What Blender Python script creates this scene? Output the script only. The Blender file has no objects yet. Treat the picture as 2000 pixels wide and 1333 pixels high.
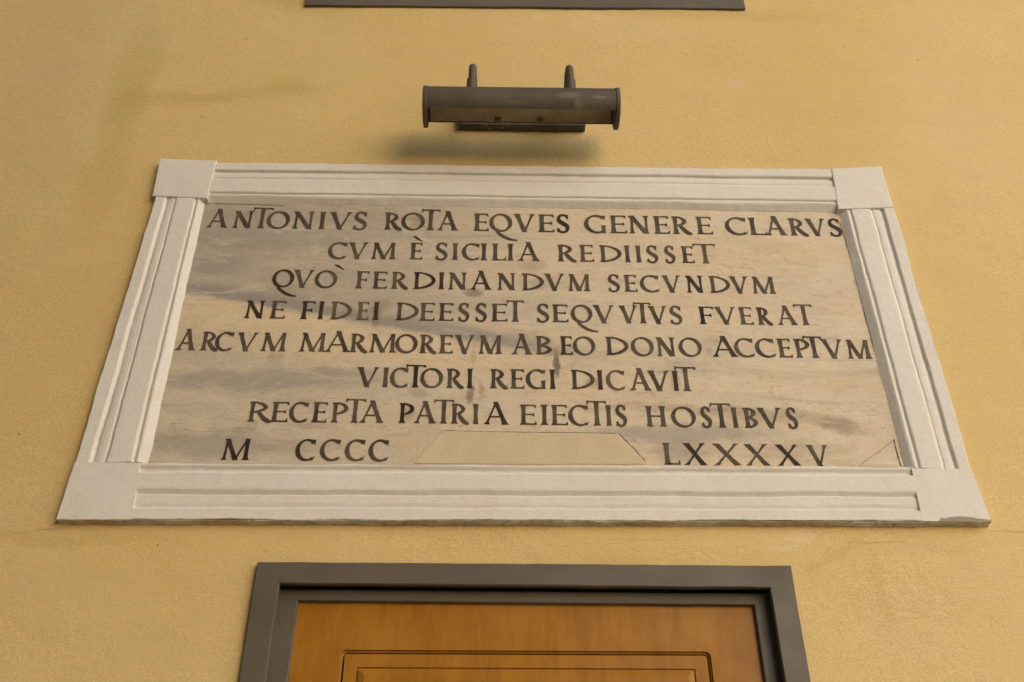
import bpy, bmesh, math, random
from mathutils import Vector, noise
random.seed(11)
R = math.radians
# ---------------------------------------------------------------- camera, sky, sun, exposure
scn = bpy.context.scene
col = scn.collection
cam_d = bpy.data.cameras.new('camera'); cam = bpy.data.objects.new('camera', cam_d); col.objects.link(cam)
cam.location = (0.0, -2.1, 1.6)                       # eye height, 2.1 m in front of the wall, looking up
cam.rotation_euler = (R(90+35.1969), 0, R(-0.9))
cam_d.sensor_width = 36; cam_d.lens = 34.4700; cam_d.clip_start = 0.05; cam_d.clip_end = 600
scn.camera = cam

SUN_EL, SUN_ROT = 6.0, 145.0
world = bpy.data.worlds.new('World'); scn.world = world; world.use_nodes = True
wt = world.node_tree; wt.nodes.clear()
sky = wt.nodes.new('ShaderNodeTexSky'); sky.sky_type = 'NISHITA'; sky.sun_disc = False
sky.sun_elevation = R(SUN_EL); sky.sun_rotation = R(SUN_ROT); sky.dust_density = 4.0; sky.air_density = 1.0; sky.ozone_density = 0.6
bg = wt.nodes.new('ShaderNodeBackground'); bg.inputs[1].default_value = 0.05
wo = wt.nodes.new('ShaderNodeOutputWorld')
wt.links.new(sky.outputs[0], bg.inputs[0]); wt.links.new(bg.outputs[0], wo.inputs[0])
sd = bpy.data.lights.new('sun', 'SUN'); sun = bpy.data.objects.new('sun', sd); col.objects.link(sun)
sd.energy = 1.5; sd.angle = R(90); sd.color = (1.0, 1.0, 1.0)
sdir = Vector((math.sin(R(SUN_ROT))*math.cos(R(SUN_EL)), math.cos(R(SUN_ROT))*math.cos(R(SUN_EL)), math.sin(R(SUN_EL))))
sun.rotation_euler = sdir.to_track_quat('Z', 'Y').to_euler(); sun.location = (3, -6, 8)
vs = scn.view_settings; vs.view_transform = 'Standard'; vs.look = 'None'; vs.gamma = 1; vs.use_curve_mapping = False
vs.exposure = 1.55

# ---------------------------------------------------------------- node helpers
class NT:
    def __init__(s, name, rough=0.8, spec=0.3):
        s.m = bpy.data.materials.new(name); s.m.use_nodes = True; s.t = s.m.node_tree
        s.b = s.t.nodes['Principled BSDF']; s.b.inputs['Roughness'].default_value = rough
        s.b.inputs['Specular IOR Level'].default_value = spec
        s.co = s.t.nodes.new('ShaderNodeTexCoord').outputs['Object']
    def put(s, sock, v):
        if hasattr(v, 'links') or hasattr(v, 'is_output'): s.t.links.new(v, sock)
        elif isinstance(v, (tuple, list)) and len(v) == 3 and sock.type == 'RGBA': sock.default_value = (*v, 1)
        else: sock.default_value = v
    def math(s, op, a, b=0.0, clamp=False):
        n = s.t.nodes.new('ShaderNodeMath'); n.operation = op; n.use_clamp = clamp
        s.put(n.inputs[0], a); s.put(n.inputs[1], b); return n.outputs[0]
    def mapping(s, scale=(1, 1, 1), rot=(0, 0, 0), loc=(0, 0, 0)):
        n = s.t.nodes.new('ShaderNodeMapping'); n.inputs['Scale'].default_value = scale
        n.inputs['Rotation'].default_value = rot; n.inputs['Location'].default_value = loc
        s.t.links.new(s.co, n.inputs[0]); return n.outputs[0]
    def noise(s, scale, detail=3, rough=0.55, vec=None, dist=0.0):
        n = s.t.nodes.new('ShaderNodeTexNoise'); n.inputs['Scale'].default_value = scale
        n.inputs['Detail'].default_value = detail; n.inputs['Roughness'].default_value = rough; n.inputs['Distortion'].default_value = dist
        s.t.links.new(vec or s.co, n.inputs['Vector']); return n.outputs['Fac']
    def ramp(s, f, a, b, lo=0.0, hi=1.0):
        n = s.t.nodes.new('ShaderNodeMapRange'); n.clamp = True; n.interpolation_type = 'SMOOTHSTEP'
        s.put(n.inputs[0], f)
        for i, v in enumerate((a, b, lo, hi)): n.inputs[i+1].default_value = v
        return n.outputs[0]
    def mix(s, f, a, b, mode='MIX'):
        n = s.t.nodes.new('ShaderNodeMix'); n.data_type = 'RGBA'; n.blend_type = mode
        s.put(n.inputs[0], f); s.put(n.inputs[6], a); s.put(n.inputs[7], b); return n.outputs[2]
    def xz(s):
        if not hasattr(s, '_xz'):
            n = s.t.nodes.new('ShaderNodeSeparateXYZ'); s.t.links.new(s.co, n.inputs[0]); s._xz = (n.outputs[0], n.outputs[2])
        return s._xz
    def warp(s, scale=9, amt=0.03):
        """wavering x and z so stains have ragged outlines"""
        x, z = s.xz()
        wx = s.math('MULTIPLY', s.math('SUBTRACT', s.noise(scale, 4, 0.6), 0.5), amt*2)
        wz = s.math('MULTIPLY', s.math('SUBTRACT', s.noise(scale*1.3, 4, 0.6, s.mapping(loc=(7, 3, 5))), 0.5), amt*2)
        return s.math('ADD', x, wx), s.math('ADD', z, wz)
    def blob(s, w, c, rx, rz, slope=0.0, soft=0.25):
        """1 inside an ellipse round c fading to 0 at its edge"""
        dx = s.math('SUBTRACT', w[0], c[0]); dz = s.math('SUBTRACT', w[1], c[1])
        if slope: dz = s.math('SUBTRACT', dz, s.math('MULTIPLY', dx, slope))
        a = s.math('POWER', s.math('ABSOLUTE', s.math('DIVIDE', dx, rx)), 2.0); b = s.math('POWER', s.math('ABSOLUTE', s.math('DIVIDE', dz, rz)), 2.0)
        return s.ramp(s.math('ADD', a, b), soft, 1.0, 1.0, 0.0)
    def bump(s, h, strength, dist, prev=None):
        n = s.t.nodes.new('ShaderNodeBump'); n.inputs['Strength'].default_value = strength; n.inputs['Distance'].default_value = dist
        s.put(n.inputs['Height'], h)
        if prev is not None: s.t.links.new(prev, n.inputs['Normal'])
        return n.outputs[0]
    def specks(s, scale, size, seed=0.0):
        v = s.t.nodes.new('ShaderNodeTexVoronoi'); v.inputs['Scale'].default_value = scale
        s.t.links.new(s.mapping(loc=(seed, seed*1.7, seed*0.3)), v.inputs['Vector'])
        keep = s.t.nodes.new('ShaderNodeSeparateColor'); s.t.links.new(v.outputs['Color'], keep.inputs[0])
        return s.math('MULTIPLY', s.ramp(v.outputs['Distance'], size*0.5, size, 1, 0), s.ramp(keep.outputs[0], 0.80, 0.84))
    def done(s, color, normal=None, rough=None):
        s.put(s.b.inputs['Base Color'], color)
        if normal is not None: s.t.links.new(normal, s.b.inputs['Normal'])
        if rough is not None: s.put(s.b.inputs['Roughness'], rough)
        return s.m

def grain(n, c, amt=0.10, scale=420):
    """sandy speckle of the surface itself"""
    g = n.noise(scale, 2, 0.7)
    return n.mix(1.0, c, n.mix(n.ramp(g, 0.25, 0.75), (1-amt,)*3, (1+amt,)*3), 'MULTIPLY')

# ---------------------------------------------------------------- materials
def mat_wall():
    n = NT('yellow_plaster', 0.9, 0.15)
    w = n.warp(5, 0.05)
    c = n.mix(n.ramp(n.noise(1.3, 4, 0.55), 0.35, 0.68), WALL_A, WALL_B)
    c = n.mix(n.ramp(n.noise(5, 5, 0.65, n.mapping((1, 1, 2.2))), 0.42, 0.75, 0, 0.45), c, WALL_C)
    for cc, rx, rz, sl, f, k in (
        ((-1.1792, 4.1060), 0.10, 0.30, 0, 0.40, WALL_D), ((-1.1664, 3.8917), 0.09, 0.20, 0, 0.35, WALL_D), ((-1.1765, 3.6097), 0.09, 0.22, 0, 0.35, WALL_D),
        ((-1.0466, 3.9990), 0.26, 0.05, 0.05, 0.35, WALL_D), ((-0.8423, 4.0267), 0.30, 0.035, 0.10, 0.35, WALL_D), ((0.7019, 2.5405), 0.05, 0.02, 0, 0.5, (0.62,0.52,0.34)), ((0.6566, 2.5174), 0.06, 0.012, 0, 0.5, (0.62,0.52,0.34)), ((0.7447, 4.1049), 0.04, 0.03, 0, 0.4, (0.60,0.48,0.33)), ((-0.6396, 4.5174), 0.25, 0.10, 0, 0.5, WALL_D),  # last blob: shade at the ledge's left end, painted into the plaster
        ((-0.6859, 4.0660), 0.10, 0.06, 0, 0.3, WALL_D), ((0.7735, 4.4627), 0.5, 0.05, 0, 0.35, WALL_D),  # second blob: painted shade below the ledge
        ((0.9389, 2.5106), 0.42, 0.018, 0, 0.35, WALL_C), ((0.7580, 2.4907), 0.12, 0.012, 0.5, 0.4, WALL_D), ((-1.0254, 2.5097), 0.40, 0.02, 0, 0.3, WALL_D),
        ((-1.4202, 4.3340), 0.35, 0.4, 0, 0.30, WALL_C), ((1.5078, 4.0331), 0.35, 0.7, 0, 0.35, WALL_E), ((-1.4410, 3.8642), 0.22, 0.6, 0, 0.35, WALL_C),  # broad blobs paint the light's falloff into the plaster: left duller, right paler
        ((1.0684, 2.2980), 0.5, 0.3, 0, 0.35, WALL_E), ((0.4665, 4.3730), 0.6, 0.12, 0, 0.2, WALL_E), ((-0.3262, 3.6021), 0.7, 0.15, 0, 0.15, WALL_E)):
        c = n.mix(n.math('MULTIPLY', n.blob(w, cc, rx, rz, sl, 0.0), f), c, k)
    wv = n.warp(14, 0.012)
    for cc, rx, rz, sl, f in (((0.8652, 2.5252), 0.09, 0.0035, 0.04, 0.6), ((0.7542, 2.5018), 0.035, 0.0035, 0.9, 0.6), ((1.2114, 2.5505), 0.10, 0.004, -0.03, 0.7), ((-1.0561, 2.5370), 0.09, 0.004, 0.12, 0.55), ((0.3271, 2.5240), 0.12, 0.003, -0.05, 0.4), ((-0.0492, 2.5264), 0.14, 0.003, 0.05, 0.35), ((0.8584, 2.4123), 0.02, 0.12, 0.0, 0.25)):
        c = n.mix(n.math('MULTIPLY', n.blob(wv, cc, rx, rz, sl, 0.0), f), c, (0.42, 0.31, 0.15))
    c = n.mix(n.math('MULTIPLY', n.specks(13, 0.055), 0.7), c, (0.10, 0.07, 0.03))
    c = n.mix(n.math('MULTIPLY', n.specks(34, 0.07, 5.0), 0.4), c, (0.20, 0.13, 0.05))
    c = n.mix(n.math('MULTIPLY', n.ramp(n.noise(80, 4, 0.7), 0.60, 0.78), 0.30), c, (0.36, 0.24, 0.09))
    c = grain(n, c, 0.18, 360)
    b = n.bump(n.noise(7, 4, 0.55, n.mapping((0.9, 1, 1.2), (0, R(18), 0))), 0.30, 0.012)
    rg = n.math('ADD', n.blob(w, (0.2442, 2.5159), 0.60, 0.045, 0, 0.0), n.math('ADD', n.blob(w, (-1.0107, 2.5411), 0.16, 0.05, 0, 0.0), n.math('ADD', n.blob(w, (1.0435, 2.5493), 0.16, 0.05, 0, 0.0), n.blob(w, (0.9970, 2.4132), 0.35, 0.10, 0, 0.0))), True)
    b = n.bump(n.math('MULTIPLY', rg, n.noise(38, 5, 0.7, n.mapping((0.7, 1, 1.6)))), 0.45, 0.007, b)
    b = n.bump(n.noise(55, 4, 0.65), 0.5, 0.003, b)
    b = n.bump(n.noise(260, 3, 0.7), 0.5, 0.0012, b)
    return n.done(c, b)
WALL_A = (0.590, 0.456, 0.215); WALL_B = (0.565, 0.424, 0.180); WALL_C = (0.535, 0.410, 0.215); WALL_D = (0.45, 0.330, 0.115); WALL_E = (0.610, 0.490, 0.275)

def mat_trim():
    n = NT('cream_lime_paint', 0.85, 0.2)
    w = n.warp(30, 0.006)
    c = n.mix(n.ramp(n.noise(3, 4), 0.3, 0.7), (0.640, 0.630, 0.590), (0.610, 0.597, 0.552))
    c = n.mix(n.ramp(n.noise(14, 5, 0.65), 0.5, 0.8, 0, 0.5), c, (0.60, 0.525, 0.40))
    c = n.mix(n.math('MULTIPLY', n.blob(w, (1.0736, 2.5689), 0.048, 0.012, 0, 0.5), 0.85), c, (0.22, 0.18, 0.12))
    c = n.mix(n.math('MULTIPLY', n.blob(w, (1.0279, 2.5673), 0.010, 0.009, 0, 0.5), 0.8), c, (0.24, 0.19, 0.13))
    c = n.mix(n.math('MULTIPLY', n.blob(w, (1.1306, 2.5681), 0.030, 0.005, 0, 0.5), 0.8), c, (0.24, 0.19, 0.10))
    c = n.mix(n.math('MULTIPLY', n.specks(22, 0.05, 2.0), 0.75), c, (0.10, 0.07, 0.05))
    c = n.mix(n.math('MULTIPLY', n.specks(48, 0.06, 9.0), 0.35), c, (0.20, 0.14, 0.10))
    c = grain(n, c, 0.09, 350)
    b = n.bump(n.noise(22, 4, 0.6), 0.4, 0.006)
    b = n.bump(n.noise(190, 3, 0.7), 0.45, 0.0014, b)
    return n.done(c, b)

def mat_crust():
    n = NT('weathered_mortar', 0.95, 0.1)
    c = n.mix(n.ramp(n.noise(11, 4), 0.42, 0.6), (0.66, 0.63, 0.54), (0.50, 0.46, 0.37))
    c = n.mix(n.ramp(n.noise(60, 4, 0.7), 0.54, 0.70, 0, 0.8), c, (0.13, 0.105, 0.065))
    c = n.mix(n.ramp(n.noise(4, 3), 0.5, 0.62, 0, 0.7), c, (0.46, 0.36, 0.17))
    return n.done(c, n.bump(n.noise(110, 4, 0.7), 0.9, 0.006))

def mat_marble():
    n = NT('veined_marble', 0.55, 0.35)
    w = n.warp(9, 0.030); wf = n.warp(34, 0.011)
    x, z = n.xz()
    warm = (0.545, 0.472, 0.345); cool = (0.455, 0.415, 0.335); grey = (0.240, 0.232, 0.218); pink = (0.54, 0.41, 0.31); brown = (0.26, 0.195, 0.12)
    st = n.noise(1.6, 5, 0.6, n.mapping((1.0, 1, 5.0), (0, R(4), 0)), 0.6)
    c = n.mix(n.ramp(n.math('ADD', x, n.math('MULTIPLY', st, 0.6)), -0.25, 0.55), cool, warm)
    c = n.mix(n.ramp(st, 0.46, 0.66, 0, 0.5), c, (0.55, 0.43, 0.29))
    c = n.mix(n.ramp(n.noise(2.3, 5, 0.62, n.mapping((0.8, 1, 6.5), (0, R(3), 0), (4, 0, 2)), 0.8), 0.52, 0.72, 0, 0.55), c, grey)
    c = n.mix(n.ramp(n.noise(3.4, 4, 0.6, n.mapping((1, 1, 2.0), (0, 0, 0), (1, 5, 8))), 0.54, 0.72, 0, 0.50), c, pink)
    c = n.mix(n.math('MULTIPLY', n.ramp(x, 0.1, -0.5, 0, 0.6), 1.0), c, (0.505, 0.440, 0.325))
    # a grey bed fills the upper left down to a sharp slanting edge; paler cream stone lies below it
    la, lb = (-0.8487, 3.2267), (0.0329, 3.0552); sl_ = (lb[1]-la[1])/(lb[0]-la[0])
    dz = n.math('SUBTRACT', n.math('SUBTRACT', wf[1], la[1]), n.math('MULTIPLY', n.math('SUBTRACT', x, la[0]), sl_))
    above = n.ramp(dz, -0.004, 0.010)
    c = n.mix(n.math('MULTIPLY', n.math('MULTIPLY', above, n.ramp(x, 0.15, -0.55, 0.0, 0.62)), n.ramp(n.noise(3, 4, 0.6, n.mapping((1, 1, 4))), 0.3, 0.7, 0.55, 1.0)), c, (0.255, 0.238, 0.212))
    c = n.mix(n.math('MULTIPLY', n.math('MULTIPLY', above, n.ramp(dz, 0.012, 0.060, 0.60, 0.0)), n.ramp(x, 0.35, 0.05)), c, (0.20, 0.195, 0.185))
    c = n.mix(n.math('MULTIPLY', n.math('MULTIPLY', n.ramp(dz, 0.0, -0.014), n.ramp(dz, -0.16, -0.05)), n.ramp(x, 0.25, -0.2, 0, 0.65)), c, (0.62, 0.515, 0.34))
    for cc, rx, rz, sl, f, k in (
        ((-0.7550, 3.2325), 0.20, 0.024, -0.10, 0.55, grey), ((-0.5156, 3.1903), 0.26, 0.022, -0.13, 0.40, grey), ((-0.2381, 3.1306), 0.26, 0.030, -0.12, 0.45, grey), ((0.0062, 3.0786), 0.24, 0.035, -0.08, 0.35, grey),
        ((0.0330, 3.1934), 0.30, 0.05, 0, 0.25, grey),
        ((-0.8129, 3.3247), 0.16, 0.06, 0, 0.55, grey), ((-0.6580, 3.4199), 0.36, 0.05, 0, 0.40, grey), ((-0.5245, 3.5088), 0.40, 0.04, 0, 0.25, grey),
        ((-0.6549, 2.9491), 0.40, 0.040, 0, 0.60, grey), ((-0.4375, 2.9746), 0.22, 0.020, -0.05, 0.55, grey), ((-0.6873, 2.7642), 0.34, 0.05, 0, 0.50, grey), ((-0.8133, 3.0340), 0.10, 0.05, 0, 0.2, grey),
        ((-0.4708, 3.0377), 0.40, 0.022, -0.03, 0.5, (0.60, 0.47, 0.31)), ((-0.6760, 3.1678), 0.26, 0.018, -0.1, 0.45, (0.58, 0.45, 0.28)), ((-0.5321, 3.3284), 0.2, 0.02, 0, 0.3, warm),
        ((0.4365, 2.8027), 0.36, 0.035, 0.02, 0.60, grey), ((0.6724, 2.8561), 0.30, 0.03, -0.08, 0.50, brown), ((0.8532, 2.8283), 0.085, 0.028, -0.25, 0.60, (0.19, 0.14, 0.09)), ((0.4442, 2.7528), 0.10, 0.05, 0, 0.55, grey), ((0.7335, 2.7624), 0.20, 0.03, 0, 0.35, brown),
        ((0.8203, 2.9641), 0.26, 0.05, 0, 0.35, (0.50, 0.40, 0.26)), ((0.6796, 3.3813), 0.34, 0.12, 0, 0.30, (0.58, 0.42, 0.25)), ((0.9381, 2.7784), 0.08, 0.03, 0, 0.4, pink),
        ((0.4050, 2.8760), 0.3, 0.015, 0, 0.45, brown), ((0.2007, 2.9041), 0.30, 0.04, 0, 0.30, pink)):
        c = n.mix(n.math('MULTIPLY', n.blob(w, cc, rx, rz, sl, 0.0), f), c, k)
    for cc, rx, rz, sl, f, k in (                                   # dark drips round the iron dowels and old repairs
        ((0.1465, 3.0043), 0.011, 0.055, 0, 0.85, (0.10, 0.07, 0.045)), ((0.1395, 3.0411), 0.03, 0.018, 0, 0.5, brown), ((-0.0711, 3.2356), 0.035, 0.020, 0, 0.7, (0.13, 0.09, 0.06)),
        ((-0.0729, 2.9136), 0.012, 0.040, 0, 0.75, (0.14, 0.10, 0.06)), ((-0.0447, 2.9245), 0.010, 0.030, 0, 0.55, brown), ((-0.0651, 3.0260), 0.012, 0.03, 0, 0.4, brown), ((-0.2019, 2.9153), 0.03, 0.018, 0, 0.45, brown),
        ((-0.3266, 3.1549), 0.016, 0.050, 0, 0.65, (0.13, 0.10, 0.07)), ((-0.3170, 3.1892), 0.04, 0.03, 0, 0.5, brown), ((0.0898, 3.3365), 0.05, 0.03, 0, 0.35, brown), ((-0.2376, 3.4873), 0.03, 0.03, 0, 0.5, (0.2, 0.13, 0.08)),
        ((0.2417, 2.9505), 0.03, 0.02, 0, 0.55, brown), ((0.5569, 3.0732), 0.04, 0.03, 0, 0.35, brown), ((0.4491, 2.9603), 0.02, 0.035, 0, 0.45, brown), ((0.9785, 3.4712), 0.02, 0.04, 0, 0.45, (0.35, 0.2, 0.13)),
        ((0.9789, 3.2842), 0.010, 0.020, 0, 0.6, (0.30, 0.23, 0.15)), ((-0.2240, 2.8551), 0.02, 0.03, 0, 0.45, brown), ((-0.4706, 2.8162), 0.03, 0.012, 0, 0.3, brown), ((-0.5742, 3.0206), 0.03, 0.03, 0, 0.35, brown), ((-0.6022, 2.8150), 0.02, 0.02, 0, 0.35, brown)):
        c = n.mix(n.math('MULTIPLY', n.blob(wf, cc, rx, rz, sl, 0.1), f), c, k)
    fine = n.noise(6, 6, 0.74, n.mapping((1.0, 1, 2.6), (0, R(7), 0), (3, 1, 9)), 1.2)
    c = n.mix(n.ramp(fine, 0.48, 0.68, 0, 0.22), c, (0.29, 0.25, 0.20))
    c = n.mix(n.ramp(fine, 0.50, 0.34, 0, 0.35), c, (0.64, 0.56, 0.43))
    mott = n.noise(38, 5, 0.75, n.mapping((1, 1, 1.8)))
    c = n.mix(n.ramp(mott, 0.52, 0.70, 0, 0.35), c, (0.33, 0.25, 0.165))
    # hair-thin wavering veins
    v = n.noise(2.2, 4, 0.6, n.mapping((1, 1, 4.5), (0, R(5), 0), (2, 2, 2)), 0.5)
    c = n.mix(n.math('MULTIPLY', n.ramp(n.math('ABSOLUTE', n.math('SUBTRACT', v, 0.5)), 0.0, 0.006, 1, 0), 0.45), c, (0.30, 0.22, 0.14))
    c = n.mix(n.math('MULTIPLY', n.specks(30, 0.05, 3.0), 0.6), c, (0.13, 0.10, 0.07))
    # the small hatched area where the old surface was roughened for the patch
    rough = n.blob(wf, (-0.1968, 2.7543), 0.075, 0.045, 0, 0.3)
    c = n.mix(n.math('MULTIPLY', rough, 0.45), c, (0.52, 0.42, 0.29))
    c = grain(n, c, 0.13, 380)
    b = n.bump(n.noise(160, 3, 0.7), 0.2, 0.0010)
    b = n.bump(n.math('MULTIPLY', rough, n.noise(130, 2, 0.6, n.mapping((1.5, 1, 1), (0, R(40), 0)))), 0.5, 0.003, b)
    b = n.bump(n.noise(14, 4, 0.6), 0.25, 0.004, b)
    return n.done(c, b, n.ramp(n.noise(20, 3), 0.3, 0.7, 0.5, 0.75))

def mat_patch():
    n = NT('patch_mortar', 0.9, 0.15)
    c = n.mix(n.ramp(n.noise(14, 5, 0.65), 0.35, 0.7), (0.55, 0.465, 0.33), (0.51, 0.425, 0.295))
    c = n.mix(n.math('MULTIPLY', n.specks(60, 0.08, 3.0), 0.5), c, (0.22, 0.15, 0.08))
    c = grain(n, c, 0.08, 380)
    return n.done(c, n.bump(n.noise(120, 4, 0.7), 0.5, 0.003))

def mat_letter(name, a, b, wear):
    n = NT(name, 0.7, 0.2); n.co = n.t.nodes.new('ShaderNodeNewGeometry').outputs['Position']
    c = n.mix(n.ramp(n.noise(16, 4, 0.6), 0.35, 0.68), a, b)
    c = n.mix(n.ramp(n.noise(75, 4, 0.7), 0.60, 0.80, 0, wear), c, (0.30, 0.22, 0.14))
    c = grain(n, c, 0.12, 500)
    return n.done(c, n.bump(n.noise(200, 3), 0.3, 0.001))

def mat_grey():
    n = NT('grey_brown_paint', 0.55, 0.35)
    c = n.mix(n.ramp(n.noise(3.5, 4, 0.6, n.mapping((0.7, 1, 2))), 0.35, 0.68), (0.092, 0.081, 0.060), (0.114, 0.101, 0.078))
    c = n.mix(n.ramp(n.noise(22, 5, 0.65), 0.5, 0.8, 0, 0.4), c, (0.085, 0.062, 0.042))
    c = n.mix(n.math('MULTIPLY', n.specks(40, 0.05, 4.0), 0.5), c, (0.30, 0.24, 0.17))
    c = grain(n, c, 0.06, 420)
    b = n.bump(n.noise(30, 4, 0.6), 0.25, 0.003)
    return n.done(c, n.bump(n.noise(210, 3), 0.25, 0.0010, b), n.ramp(n.noise(9, 3), 0.3, 0.7, 0.45, 0.65))

def mat_wood():
    n = NT('varnished_wood', 0.42, 0.22)
    f = n.noise(7, 6, 0.68, n.mapping((7, 1, 1.3), (0, R(3), 0)), 0.6)
    c = n.mix(n.ramp(f, 0.3, 0.7), (0.315, 0.145, 0.016), (0.250, 0.108, 0.011))
    c = n.mix(n.ramp(n.noise(4.5, 4, 0.6, n.mapping((2.0, 1, 1.0))), 0.4, 0.7, 0, 0.55), c, (0.37, 0.175, 0.017))
    c = n.mix(n.ramp(n.noise(24, 3, 0.6, n.mapping((8, 1, 0.5))), 0.55, 0.8, 0, 0.35), c, (0.20, 0.065, 0.007))
    c = n.mix(n.math('MULTIPLY', n.specks(22, 0.050, 6.0), 0.8), c, (0.62, 0.50, 0.33))
    c = grain(n, c, 0.08, 420)
    return n.done(c, n.bump(n.noise(30, 3, 0.6, n.mapping((7, 1, 0.6))), 0.12, 0.0012), n.ramp(n.noise(7, 3), 0.3, 0.7, 0.32, 0.5))

def mat_bronze():
    n = NT('dull_bronze', 0.6, 0.4)
    w = n.warp(45, 0.016)
    c = n.mix(n.ramp(n.noise(9, 4, 0.6), 0.35, 0.68), (0.096, 0.079, 0.054), (0.066, 0.054, 0.036))
    c = n.mix(n.ramp(n.noise(40, 5, 0.7), 0.5, 0.75, 0, 0.5), c, (0.050, 0.040, 0.026))
    for cc, rx, rz, f in (((0.1961, 3.8137), 0.045, 0.016, 0.6), ((0.2216, 3.7835), 0.022, 0.022, 0.6), ((0.2788, 3.8064), 0.030, 0.004, 0.8), ((-0.1725, 3.7721), 0.03, 0.010, 0.5), ((0.0447, 3.7891), 0.04, 0.008, 0.35)):
        c = n.mix(n.math('MULTIPLY', n.blob(w, cc, rx, rz, 0, 0.2), f), c, (0.180, 0.148, 0.108))
    c = grain(n, c, 0.07, 450)
    return n.done(c, n.bump(n.noise(90, 4, 0.7), 0.3, 0.0015))

def mat_simple(name, a, b, scale=20, rough=0.7, spec=0.3, metal=0.0, bs=0.3):
    n = NT(name, rough, spec); n.b.inputs['Metallic'].default_value = metal
    return n.done(n.mix(n.ramp(n.noise(scale, 4, 0.6), 0.35, 0.65), a, b), n.bump(n.noise(scale*4, 3), bs, 0.002))

M_wall = mat_wall(); M_trim = mat_trim(); M_crust = mat_crust(); M_marble = mat_marble(); M_patch = mat_patch()
M_let = [mat_letter('letter_paint', (0.096, 0.077, 0.052), (0.046, 0.036, 0.024), 0.6),
         mat_letter('letter_paint_dark', (0.050, 0.034, 0.020), (0.018, 0.012, 0.007), 0.25),
         mat_letter('letter_paint_worn', (0.125, 0.096, 0.062), (0.085, 0.064, 0.042), 0.9)]
M_grey = mat_grey(); M_wood = mat_wood(); M_bronze = mat_bronze()
M_refl = mat_simple('tarnished_reflector', (0.66, 0.545, 0.36), (0.50, 0.385, 0.23), 16, 0.6)
M_chip = mat_simple('bare_plaster_chip', (0.42, 0.30, 0.17), (0.30, 0.17, 0.10), 60)
M_clip = mat_simple('tarnished_clip', (0.26, 0.20, 0.12), (0.20, 0.15, 0.09), 30)
M_tube = mat_simple('lamp_glass', (0.30, 0.27, 0.22), (0.24, 0.21, 0.17), 10, 0.3)
M_crack = mat_simple('open_crack', (0.05, 0.037, 0.025), (0.09, 0.065, 0.045), 60)
M_brass = mat_simple('brass', (0.45, 0.33, 0.14), (0.36, 0.26, 0.10), 30, 0.35, 0.5, 0.9)
M_glass = mat_simple('dark_window_glass', (0.03, 0.035, 0.04), (0.04, 0.045, 0.05), 5, 0.1, 0.5, 0, 0.0)

# ---------------------------------------------------------------- mesh helpers (meshes hold place coordinates, x along the wall, z up; y < 0 is in front of the wall)
def mesh_obj(name, verts, faces, mat, parent=None, smooth=False):
    me = bpy.data.meshes.new(name); me.from_pydata([tuple(v) for v in verts], [], faces)
    bm = bmesh.new(); bm.from_mesh(me); bmesh.ops.recalc_face_normals(bm, faces=bm.faces); bm.to_mesh(me); bm.free()
    me.materials.append(mat)
    if smooth: me.polygons.foreach_set('use_smooth', [True]*len(me.polygons))
    o = bpy.data.objects.new(name, me); col.objects.link(o); adopt(o, parent); return o
def origin(p):
    v = Vector((0, 0, 0))
    while p is not None: v += p.location; p = p.parent
    return v
def adopt(o, parent):
    if parent is not None:
        o.parent = parent; o.location = -origin(parent)
def thing(name, loc, label, cat):
    e = bpy.data.objects.new(name, None); col.objects.link(e); e.location = loc; e.empty_display_size = 0.1
    e['label'] = label; e['category'] = cat; return e
def lerp(a, b, t): return (a[0]+(b[0]-a[0])*t, a[1]+(b[1]-a[1])*t)
def wob(t, seed, amp, f=1.0): return amp*(noise.noise(Vector((t*f, seed, 0.3)))+0.5*noise.noise(Vector((t*f*3.1, seed, 4.3)))+0.35*noise.noise(Vector((t*f*9.0, seed, 9.3))))
def box(x0, x1, y0, y1, z0, z1, bev=0.0):
    bm = bmesh.new(); bmesh.ops.create_cube(bm, size=1)
    for v in bm.verts: v.co = Vector(((x0+x1)/2+v.co.x*(x1-x0), (y0+y1)/2+v.co.y*(y1-y0), (z0+z1)/2+v.co.z*(z1-z0)))
    if bev: bmesh.ops.bevel(bm, geom=bm.edges[:], offset=bev, segments=2, affect='EDGES')
    vs_ = [v.co.copy() for v in bm.verts]; bm.verts.index_update(); fs = [[v.index for v in f.verts] for f in bm.faces]; bm.free(); return vs_, fs
def join(*parts):
    V, Fc = [], []
    for v, f in parts:
        k = len(V); V += list(v); Fc += [[i+k for i in q] for q in f]
    return V, Fc
def tube(pts, rads, n=14, cap=True):
    V, Fc = [], []; pts = [Vector(p) for p in pts]
    ref = Vector((1, 0, 0))
    for i, p in enumerate(pts):
        d = (pts[min(i+1, len(pts)-1)]-pts[max(i-1, 0)]).normalized()
        a = ref if abs(d.dot(ref)) < 0.9 else Vector((0, 1, 0)); u = (a-d*a.dot(d)).normalized(); w = d.cross(u)
        r = rads[i] if isinstance(rads, (list, tuple)) else rads
        V += [p+(u*math.cos(2*math.pi*k/n)+w*math.sin(2*math.pi*k/n))*r for k in range(n)]
    for i in range(len(pts)-1):
        for k in range(n): Fc.append([i*n+k, i*n+(k+1) % n, (i+1)*n+(k+1) % n, (i+1)*n+k])
    if cap: Fc += [list(range(n))[::-1], [(len(pts)-1)*n+k for k in range(n)]]
    return V, Fc

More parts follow.
